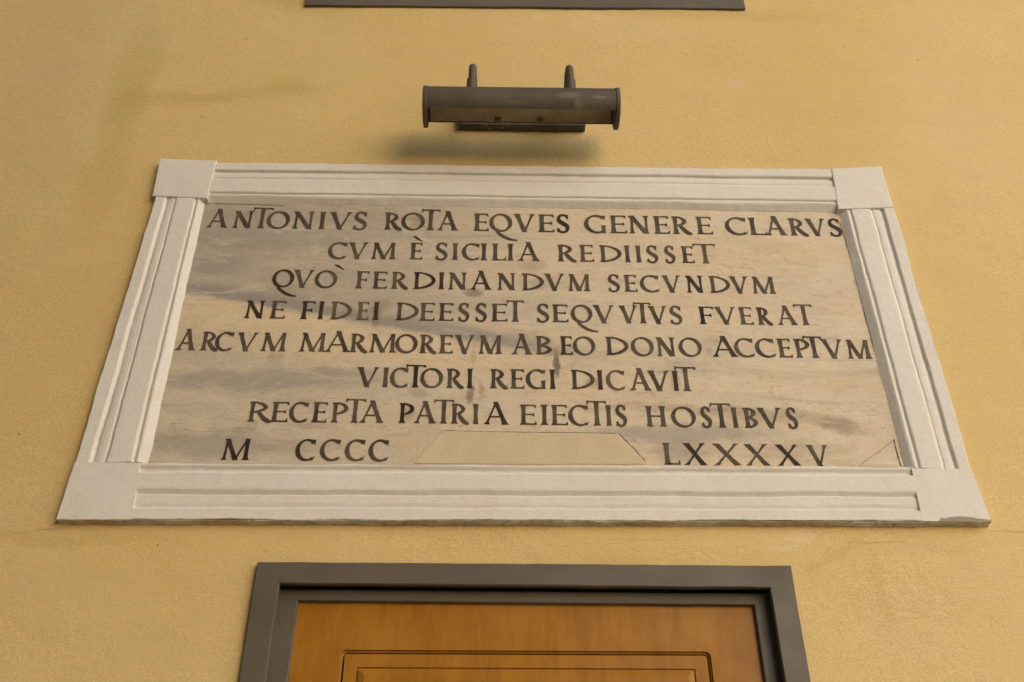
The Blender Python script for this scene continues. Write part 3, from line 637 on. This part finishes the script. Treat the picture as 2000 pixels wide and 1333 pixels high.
        P = stroke(w-0.17, 0, 0.17, 1, HT, 0.15, 0.14) + stroke(0.13, 0, w-0.14, 1, HN, 0.12, 0.12)
    elif ch == 'M':
        P = stroke(0.13, 0, 0.13+w*0.06, 0.98, HN*1.2, 0.13, 0.0) + stroke(w*0.52, 0.0, 0.15+w*0.02, 1, HT, 0.0, 0.11)
        P += stroke(w*0.5, 0.0, w*0.84, 1, HN, 0.0, 0.09) + stroke(w-0.17, 0, w*0.85, 1, HT*0.95, 0.16, 0.06)
    elif ch == 'S':
        C = [(.86, .80), (.76, .93), (.52, .985), (.27, .93), (.15, .77), (.24, .62), (.5, .51), (.77, .39), (.87, .24), (.76, .07), (.48, .0), (.22, .05), (.07, .20)]
        t = smooth([(x*w, y) for x, y in C], 4); n = len(t)-1
        P = strip(t, [0.05+0.048*math.exp(-((i/n-0.5)/0.22)**2) for i in range(n+1)])
        P += [[(0.86*w+0.04, 0.98), (0.86*w-0.01, 0.99), (0.72*w, 0.93), (0.84*w, 0.76), (0.86*w+0.03, 0.74)], [(0.0, 0.02), (0.05, 0.0), (0.24*w, 0.02), (0.10*w, 0.24), (0.02, 0.24)]]
    elif ch == '`':
        P = [[(0, 1.0), (w*0.22, 0.80), (w*0.5, 0.78), (w*0.42, 1.0)], [(w*0.2, 1.0), (w*0.3, 0.62), (w, 0.0), (w*1.02, 0.12), (w*0.5, 0.85)]]
    return P, ex

LETTERS = [
    ('A', -0.8349, 3.4602, 0.992, 0.0642, -0.0056, 1.0, 0), ('N', -0.7599, 3.4598, 0.855, 0.0646, -0.0056, 1.0, 0), ('T', -0.7069, 3.4595, 0.858, 0.0648, -0.0056, 1.2, 0), ('O', -0.6652, 3.4593, 1.019, 0.065, -0.0056, 1.0, 0),
    ('N', -0.5908, 3.4588, 0.913, 0.0653, -0.0039, 1.0, 0), ('I', -0.5164, 3.4586, 0.289, 0.0654, -0.0002, 1.0, 0), ('V', -0.49, 3.4586, 1.038, 0.0655, -0.0002, 1.0, 0), ('S', -0.4175, 3.4586, 0.578, 0.0655, -0.0002, 1.0, 0),
    ('R', -0.3325, 3.4586, 0.801, 0.0656, -0.0002, 1.0, 0), ('O', -0.2826, 3.4586, 1.023, 0.0656, -0.0002, 1.0, 0), ('T', -0.2251, 3.4586, 0.797, 0.0657, -0.0002, 1.2, 0), ('A', -0.1819, 3.4585, 0.975, 0.0657, -0.0002, 1.0, 0),
    ('E', -0.0781, 3.4582, 0.674, 0.0662, -0.0084, 1.0, 0), ('Q', -0.0314, 3.4578, 0.99, 0.0664, -0.0084, 1.0, 0), ('V', 0.036, 3.4573, 0.969, 0.0667, -0.0084, 1.0, 0), ('E', 0.1063, 3.4567, 0.713, 0.0669, -0.0084, 1.0, 0),
    ('S', 0.1613, 3.4562, 0.523, 0.067, -0.0084, 1.0, 1), ('G', 0.2391, 3.4556, 0.955, 0.0673, -0.0084, 1.0, 0), ('E', 0.3109, 3.455, 0.736, 0.0673, -0.0029, 1.0, 0), ('N', 0.3663, 3.4549, 0.888, 0.0672, -0.0029, 1.0, 0),
    ('E', 0.4364, 3.4546, 0.695, 0.0669, -0.0029, 1.0, 0), ('R', 0.4888, 3.4545, 0.856, 0.0666, -0.0029, 1.0, 0), ('E', 0.5583, 3.4543, 0.711, 0.0662, -0.0029, 1.0, 0), ('C', 0.6427, 3.454, 0.985, 0.0658, -0.0029, 1.0, 0),
    ('L', 0.7104, 3.4538, 0.759, 0.0655, -0.0029, 1.0, 0), ('A', 0.7546, 3.4537, 0.991, 0.0652, -0.0029, 1.0, 0), ('R', 0.8251, 3.4535, 0.826, 0.0649, -0.0029, 1.0, 0), ('V', 0.8732, 3.4534, 0.948, 0.0646, -0.0029, 1.0, 0),
    ('S', 0.9412, 3.4532, 0.534, 0.0643, -0.0029, 1.0, 1), ('C', -0.4788, 3.3503, 0.914, 0.0596, 0.0013, 1.0, 0), ('V', -0.4247, 3.3504, 0.954, 0.0597, 0.0013, 1.0, 0), ('M', -0.3584, 3.3505, 1.17, 0.0598, 0.0013, 1.0, 0),
    ('E', -0.2529, 3.3506, 0.609, 0.06, -0.0009, 1.0, 0), ('S', -0.1793, 3.3505, 0.548, 0.0604, -0.0026, 1.0, 0), ('I', -0.1339, 3.3504, 0.285, 0.0606, -0.0026, 1.0, 0), ('C', -0.1064, 3.3503, 0.847, 0.0608, -0.0026, 1.0, 0),
    ('I', -0.0551, 3.3502, 0.323, 0.061, -0.0026, 1.0, 0), ('L', -0.0245, 3.3501, 0.671, 0.0609, -0.0026, 1.0, 0), ('I', 0.0194, 3.35, 0.315, 0.0608, -0.0048, 1.0, 0), ('A', 0.0479, 3.3498, 1.042, 0.0609, -0.0077, 1.0, 0),
    ('R', 0.1583, 3.349, 0.901, 0.061, -0.0076, 1.0, 0), ('E', 0.2196, 3.3485, 0.674, 0.0611, -0.0056, 1.0, 0), ('D', 0.2757, 3.3482, 1.039, 0.061, -0.0026, 1.0, 0), ('I', 0.3468, 3.348, 0.285, 0.061, -0.0026, 1.0, 0),
    ('I', 0.3793, 3.348, 0.243, 0.0609, -0.0026, 1.0, 0), ('S', 0.4101, 3.3479, 0.494, 0.0609, -0.0026, 1.0, 0), ('S', 0.461, 3.3477, 0.438, 0.0608, -0.0026, 1.0, 0), ('E', 0.5052, 3.3476, 0.597, 0.0607, -0.0026, 1.0, 0),
    ('T', 0.5418, 3.3475, 1.032, 0.0607, -0.0026, 1.16, 0), ('Q', -0.6194, 3.2492, 0.979, 0.0605, -0.0089, 1.0, 1), ('V', -0.5649, 3.2487, 0.985, 0.0601, -0.0089, 1.0, 0), ('O', -0.5039, 3.2482, 1.019, 0.0598, -0.0088, 1.0, 0),
    ('F', -0.3934, 3.2472, 0.615, 0.0592, -0.0088, 1.0, 0), ('E', -0.3476, 3.2468, 0.694, 0.0589, -0.0053, 1.0, 0), ('R', -0.297, 3.2466, 0.829, 0.0589, -0.0023, 1.0, 0), ('D', -0.2374, 3.2465, 1.056, 0.0589, -0.0023, 1.0, 1),
    ('I', -0.167, 3.2463, 0.267, 0.0589, -0.0023, 1.0, 1), ('N', -0.1406, 3.2462, 0.856, 0.0589, -0.0023, 1.0, 0), ('A', -0.0822, 3.2461, 1.039, 0.0589, -0.0023, 1.0, 1), ('N', -0.0074, 3.2459, 0.862, 0.059, -0.0027, 1.0, 0),
    ('D', 0.0584, 3.2457, 1.051, 0.0588, -0.0042, 1.0, 0), ('V', 0.1197, 3.2455, 0.99, 0.0587, -0.0042, 1.0, 0), ('M', 0.1851, 3.2452, 1.068, 0.0585, -0.0042, 1.0, 0), ('S', 0.296, 3.2447, 0.526, 0.0583, -0.0042, 1.0, 0),
    ('E', 0.3374, 3.2446, 0.631, 0.0583, -0.0067, 1.0, 0), ('C', 0.3828, 3.2442, 0.931, 0.0585, -0.0088, 1.0, 0), ('V', 0.4416, 3.2438, 0.944, 0.0587, -0.0088, 1.0, 0), ('N', 0.5084, 3.2431, 0.817, 0.0589, -0.006, 1.0, 1),
    ('D', 0.5708, 3.2428, 0.998, 0.0589, -0.0046, 1.0, 0), ('V', 0.6273, 3.2426, 0.931, 0.0588, -0.0046, 1.0, 0), ('M', 0.6884, 3.2423, 1.107, 0.0588, -0.0046, 1.0, 0), ('N', -0.6762, 3.1431, 0.867, 0.0587, -0.0071, 1.0, 1),
    ('E', -0.6106, 3.1427, 0.705, 0.0589, -0.0071, 1.0, 0), ('F', -0.5296, 3.1421, 0.628, 0.0592, -0.0071, 1.0, 1), ('I', -0.4817, 3.1418, 0.232, 0.0593, -0.0071, 1.0, 1), ('D', -0.4511, 3.1416, 0.972, 0.0595, -0.0071, 1.0, 2),
    ('E', -0.3815, 3.1411, 0.568, 0.0596, -0.0042, 1.0, 2), ('I', -0.3363, 3.1409, 0.264, 0.0595, -0.0031, 1.0, 1), ('D', -0.2773, 3.1407, 1.045, 0.0592, -0.003, 1.0, 0), ('E', -0.2137, 3.1405, 0.7, 0.059, -0.003, 1.0, 0),
    ('E', -0.1636, 3.1404, 0.689, 0.0588, -0.0022, 1.0, 0), ('S', -0.1091, 3.1403, 0.478, 0.0588, -0.0014, 1.0, 0), ('S', -0.0636, 3.1402, 0.495, 0.0587, -0.0014, 1.0, 0), ('E', -0.0233, 3.1402, 0.758, 0.0587, -0.0014, 1.0, 0),
    ('T', 0.0193, 3.1401, 0.779, 0.0587, -0.0014, 1.2, 0), ('S', 0.1, 3.14, 0.545, 0.0586, -0.0014, 1.0, 0), ('E', 0.1391, 3.14, 0.746, 0.0585, -0.0053, 1.0, 0), ('Q', 0.19, 3.1396, 0.985, 0.0583, -0.0076, 1.0, 0),
    ('V', 0.2477, 3.1392, 1.037, 0.0581, -0.0076, 1.0, 0), ('V', 0.3173, 3.1387, 0.921, 0.058, -0.0048, 1.0, 0), ('T', 0.3593, 3.1385, 0.792, 0.058, -0.0048, 1.18, 0), ('V', 0.3951, 3.1383, 0.945, 0.058, -0.0048, 1.0, 0),
    ('S', 0.4555, 3.138, 0.535, 0.058, -0.0048, 1.0, 0), ('F', 0.5311, 3.1377, 0.711, 0.058, -0.0048, 1.0, 1), ('V', 0.5737, 3.1375, 1.043, 0.0579, -0.0048, 1.0, 0), ('E', 0.6387, 3.1371, 0.648, 0.0579, -0.0002, 1.0, 0),
    ('R', 0.6863, 3.1372, 0.716, 0.0576, 0.002, 1.0, 0), ('A', 0.7387, 3.1373, 0.993, 0.0573, 0.002, 1.0, 0), ('T', 0.7916, 3.1374, 0.851, 0.057, 0.002, 1.2, 0), ('A', -0.8387, 3.0382, 0.91, 0.061, -0.0019, 1.0, 0),
    ('R', -0.7754, 3.0381, 0.795, 0.0599, -0.0019, 1.0, 0), ('C', -0.738, 3.038, 0.824, 0.0592, -0.0019, 1.0, 0), ('V', -0.6847, 3.0379, 0.992, 0.0583, -0.0019, 1.0, 0), ('M', -0.6175, 3.0378, 1.121, 0.0586, -0.0019, 1.0, 0),
    ('M', -0.5186, 3.0376, 1.164, 0.0593, -0.0024, 1.0, 0), ('A', -0.4532, 3.0374, 1.153, 0.0592, -0.004, 1.0, 0), ('R', -0.3891, 3.0372, 0.812, 0.059, -0.004, 1.0, 0), ('M', -0.3377, 3.037, 1.202, 0.0588, -0.0044, 1.0, 0),
    ('O', -0.2709, 3.0367, 0.998, 0.0587, -0.0069, 1.0, 0), ('R', -0.2086, 3.0362, 0.782, 0.0588, -0.0069, 1.0, 0), ('E', -0.1578, 3.0359, 0.626, 0.0589, -0.005, 1.0, 0), ('V', -0.1178, 3.0357, 0.939, 0.0589, -0.0033, 1.0, 0),
    ('M', -0.0546, 3.0355, 1.069, 0.0588, -0.0033, 1.0, 0), ('A', 0.0304, 3.0352, 0.973, 0.0587, -0.0033, 1.0, 0), ('B', 0.0935, 3.035, 0.736, 0.0586, -0.0013, 1.0, 0), ('E', 0.1568, 3.035, 0.58, 0.0584, 0.0004, 1.0, 1),
    ('O', 0.1918, 3.035, 1.01, 0.0582, 0.0004, 1.0, 0), ('D', 0.2758, 3.0352, 1.058, 0.058, -0.0081, 1.0, 0), ('O', 0.3434, 3.0344, 1.016, 0.0587, -0.0134, 1.0, 0), ('N', 0.4096, 3.0334, 0.841, 0.0593, -0.0074, 1.0, 0),
    ('O', 0.4683, 3.0332, 1.018, 0.0593, -0.0014, 1.0, 0), ('A', 0.553, 3.0331, 1.161, 0.0593, -0.0014, 1.0, 1), ('C', 0.6136, 3.033, 0.905, 0.0593, -0.0014, 1.0, 0), ('C', 0.6687, 3.033, 0.901, 0.0593, -0.004, 1.0, 0),
    ('E', 0.7256, 3.0327, 0.632, 0.0596, -0.0081, 1.0, 0), ('P', 0.7702, 3.0323, 0.703, 0.0598, -0.0081, 1.0, 0), ('T', 0.7985, 3.0321, 0.813, 0.0597, -0.0081, 1.14, 0), ('V', 0.8417, 3.0318, 1.006, 0.0597, -0.008, 1.0, 0),
    ('M', 0.9068, 3.0312, 1.087, 0.0596, -0.008, 1.0, 0), ('V', -0.3638, 2.9314, 1.007, 0.0595, -0.0039, 1.0, 0), ('I', -0.2944, 2.9311, 0.226, 0.0593, -0.0039, 1.0, 0), ('C', -0.2767, 2.9311, 0.82, 0.059, -0.0039, 1.0, 0),
    ('T', -0.2368, 2.9309, 0.846, 0.0588, -0.0039, 1.16, 1), ('O', -0.2, 2.9308, 0.995, 0.0585, -0.0039, 1.0, 0), ('R', -0.1353, 2.9305, 0.799, 0.0582, -0.0039, 1.0, 0), ('I', -0.0822, 2.9303, 0.288, 0.0582, -0.0038, 1.0, 1),
    ('R', -0.0244, 2.9301, 0.812, 0.0584, -0.0038, 1.0, 0), ('E', 0.0271, 2.9299, 0.636, 0.0585, -0.0028, 1.0, 0), ('G', 0.068, 2.9298, 0.899, 0.0585, -0.0019, 1.0, 0), ('I', 0.1287, 2.9297, 0.266, 0.0585, -0.0019, 1.0, 1),
    ('D', 0.1813, 2.9297, 1.068, 0.0585, -0.0076, 1.0, 0), ('I', 0.2503, 2.929, 0.24, 0.0591, -0.0147, 1.0, 1), ('C', 0.2725, 2.9287, 0.837, 0.0597, -0.0147, 1.0, 2), ('A', 0.3302, 2.9277, 0.958, 0.0605, -0.0096, 1.0, 0),
    ('V', 0.3772, 2.9273, 0.984, 0.0607, -0.0054, 1.0, 0), ('I', 0.4435, 2.9269, 0.215, 0.0609, -0.0054, 0.95, 1), ('T', 0.4512, 2.9269, 0.863, 0.061, -0.0054, 1.2, 0), ('R', -0.6202, 2.8277, 1.055, 0.0575, -0.0072, 1.0, 0),
    ('E', -0.5635, 2.8272, 0.752, 0.0578, -0.0072, 1.0, 0), ('C', -0.5183, 2.8269, 0.841, 0.058, -0.0072, 1.0, 0), ('E', -0.4626, 2.8265, 0.657, 0.0582, -0.0023, 1.0, 0), ('P', -0.4155, 2.8264, 0.733, 0.058, 0.001, 1.0, 0),
    ('T', -0.3802, 2.8265, 0.849, 0.0579, 0.001, 1.18, 0), ('A', -0.345, 2.8265, 1.098, 0.0577, 0.001, 1.0, 0), ('P', -0.2487, 2.8266, 0.68, 0.0574, 0.001, 1.0, 1), ('A', -0.2111, 2.8268, 1.016, 0.0571, -0.0041, 1.0, 0),
    ('T', -0.1609, 2.8264, 0.865, 0.0573, -0.0093, 1.2, 0), ('R', -0.1196, 2.8261, 0.811, 0.0575, -0.0093, 1.0, 0), ('I', -0.0643, 2.8256, 0.265, 0.0577, -0.0093, 1.0, 0), ('A', -0.0384, 2.8253, 1.12, 0.0579, -0.0089, 1.0, 1),
    ('E', 0.0512, 2.8246, 0.734, 0.0581, -0.0076, 1.0, 0), ('I', 0.1033, 2.8242, 0.351, 0.0585, -0.0076, 1.0, 0), ('E', 0.1284, 2.824, 0.723, 0.0588, -0.0062, 1.0, 0), ('C', 0.1728, 2.8237, 0.89, 0.0591, -0.0052, 1.0, 0),
    ('T', 0.2196, 2.8235, 0.814, 0.0594, -0.0052, 1.2, 0), ('I', 0.2661, 2.8232, 0.242, 0.0596, -0.0052, 1.0, 0), ('S', 0.2917, 2.8231, 0.422, 0.0595, -0.0052, 1.0, 0), ('H', 0.3636, 2.8227, 0.934, 0.0586, -0.0052, 1.0, 0),
    ('O', 0.4288, 2.8224, 1.052, 0.058, -0.0073, 1.0, 0), ('S', 0.5041, 2.8218, 0.405, 0.058, -0.0085, 1.0, 0), ('T', 0.5295, 2.8216, 0.849, 0.058, -0.0085, 1.2, 0), ('I', 0.582, 2.8212, 0.188, 0.058, -0.0085, 1.0, 0),
    ('B', 0.6075, 2.8209, 0.622, 0.058, -0.0023, 1.0, 0), ('V', 0.6435, 2.8209, 1.095, 0.058, 0.0015, 1.0, 0), ('S', 0.7182, 2.821, 0.397, 0.058, 0.0015, 1.0, 0), ('M', -0.6661, 2.7212, 1.199, 0.0579, -0.0008, 1.0, 1),
    ('C', -0.4897, 2.721, 0.855, 0.0582, -0.0008, 1.0, 1), ('C', -0.4306, 2.721, 0.877, 0.0584, -0.0008, 1.0, 0), ('C', -0.3706, 2.721, 0.859, 0.0585, -0.0024, 1.0, 0), ('C', -0.3134, 2.7208, 0.863, 0.0586, -0.0054, 1.0, 0),
    ('L', 0.398, 2.7169, 0.68, 0.0599, -0.0028, 1.0, 0), ('X', 0.4475, 2.7168, 0.987, 0.0595, -0.0005, 1.0, 1), ('X', 0.5202, 2.7168, 1.147, 0.059, -0.0005, 1.0, 0), ('X', 0.5966, 2.7168, 1.058, 0.0584, -0.0005, 1.0, 0),
    ('X', 0.6731, 2.7168, 1.039, 0.0574, 0.0027, 1.0, 1), ('V', 0.7489, 2.717, 0.988, 0.0564, 0.0027, 1.0, 0), ('`', -0.2476, 3.4159, 1.427, 0.0194, 0, 1.0, 1), ('`', -0.4576, 3.3112, 1.648, 0.0177, 0, 1.0, 1),
]
def letter_mesh(ch, w, H, slope, top, seed):
    core, ex = glyph(ch, w, top); r = random.Random(seed); V, Fc = [], []
    for q, poly in enumerate(core+ex):
        y = -0.00004*(q % 7)
        k = len(V)
        for u, v in poly:
            n_ = Vector((u*5.1+seed*3.7, v*5.1, seed*1.3)); f = 0.011
            uu = u+f*noise.noise(n_); vv = v+f*noise.noise(n_+Vector((9, 4, 2)))
            V.append((uu*H, y, (vv+slope*uu)*H))
        Fc.append(list(range(k, k+len(poly))))
    return V, Fc
for i, (ch, x, z, w, H, slope, top, kind) in enumerate(LETTERS):
    V, Fc = letter_mesh(ch, w, H, slope, top, i)
    me = bpy.data.meshes.new('letter'); me.from_pydata(V, [], Fc); me.materials.append(M_let[kind])
    o = bpy.data.objects.new('letter' if ch != '`' else 'accent_mark', me); col.objects.link(o); o.parent = slab; o.location = Vector((x, -0.0071, z))-origin(slab)
    # coordinates for the paint's noise differ per letter because each has its own origin

# ---------------------------------------------------------------- picture lamp above the plaque
OUT = 0.14
LC = (0.0579, 3.8221); lx, lz = LC
LP = thing('wall_lamp', (lx, 0, (0.0615, 3.8785)[1]), 'dark bronze picture lamp on two curved arms, on the yellow wall above the plaque', 'lamp')
def shell(r0, r1, a0, a1, xa, xb, n=36, m=12):
    V, Fc = [], []
    prof = [(r0, a0+(a1-a0)*k/n) for k in range(n+1)]+[(r1, a1+(a0-a1)*k/n) for k in range(n+1)]
    for i in range(m+1):
        x = xa+(xb-xa)*i/m
        V += [(x, -OUT+r*math.cos(R(a)), lz+r*math.sin(R(a))) for r, a in prof]
    q = len(prof)
    for i in range(m):
        for k in range(q): Fc.append([i*q+k, i*q+(k+1) % q, (i+1)*q+(k+1) % q, (i+1)*q+k])
    for k in range(n): Fc += [[k, k+1, q-2-k, q-1-k], [m*q+k, m*q+k+1, m*q+q-2-k, m*q+q-1-k]]
    return V, Fc
XL, XR = (-0.2163, 3.8305)[0], (0.3319, 3.8403)[0]
shade = mesh_obj('lamp_shade', *shell(0.0585, 0.0565, -2, 232, XL, XR), M_bronze, LP)
mesh_obj('reflector', *shell(0.0555, 0.0545, 1, 224, XL+0.003, XR-0.003), M_refl, shade)
for x0, x1 in ((XL-0.012, XL-0.0002), (XR+0.0002, XR+0.012)):
    mesh_obj('end_cap', *tube([(x0, -OUT, lz), (x0+0.0015, -OUT, lz), (x1-0.0015, -OUT, lz), (x1, -OUT, lz)], [0.0595, 0.0610, 0.0610, 0.0595], 48), M_bronze, shade)
mesh_obj('lamp_tube', *tube([(XL+0.03, -OUT, lz+0.012), (XR-0.03, -OUT, lz+0.012)], 0.012, 16), M_tube, shade, True)
for x in ((-0.0113, 3.8348)[0], (0.1154, 3.8370)[0]):
    mesh_obj('tube_clip', *box(x-0.010, x+0.010, -OUT+0.048, -OUT+0.0535, lz-0.003, lz+0.014, 0.001), M_clip, shade)
q0, q1 = (-0.1282, 3.8752), (0.2580, 3.8818)
pz = q0[1]
mesh_obj('backplate', *box(q0[0], q1[0], -0.026, 0.004, pz, pz+0.11, 0.0015), M_bronze, LP)
rnd = random.Random(2)
for px, py, sx_, sz_ in ((949,242,0.006,0.004), (955,250,0.004,0.005), (985,245,0.003,0.005), (992,241,0.005,0.002), (906,240,0.003,0.0015), (1040,252,0.0025,0.002)):
    pass
CH = [(-0.0481, 3.9041), (-0.0352, 3.8882), (0.0028, 3.8981), (0.0219, 3.9076), (0.0980, 3.8859), (0.0488, 3.8805)]
for k, (x, _) in enumerate(CH):                      # flaked paint on the plate's underside
    yy = (-0.022, -0.008, -0.014, -0.022, -0.006, -0.003)[k]; r = (0.007, 0.006, 0.005, 0.006, 0.0035, 0.003)[k]
    V = [(x+r*(0.6+0.6*rnd.random())*math.cos(a)+0.002*math.sin(2*a), yy+0.5*r*(0.5+0.7*rnd.random())*math.sin(a), pz-0.0005) for a in [R(40*i) for i in range(9)]]
    V += [(v[0], v[1], pz+0.001) for v in V]
    mesh_obj('paint_chip', V, [list(range(9))]+[[i, (i+1) % 9, 9+(i+1) % 9, 9+i] for i in range(9)], M_chip, LP)
for ax in ((-0.0892, 3.9349)[0], (0.2066, 3.9404)[0]):
    top = lz+0.160; yb = -0.018; r = (OUT+yb)/2; pts = [(ax, -OUT, lz+0.055), (ax, -OUT, top)]
    for k in range(1, 13):
        a = R(180-15*k); pts.append((ax, (-OUT+yb)/2+r*math.cos(a), top+r*math.sin(a)*0.92))
    pts += [(ax, yb, lz+0.10)]
    arm_ = mesh_obj('arm', *tube(pts, 0.0115, 16), M_bronze, LP, True)
    mesh_obj('collar', *tube([(ax, -OUT, lz+0.057), (ax, -OUT, lz+0.118), (ax, -OUT, lz+0.121), (ax, -OUT, lz+0.122)], [0.0158, 0.0158, 0.0148, 0.012], 20), M_bronze, arm_)
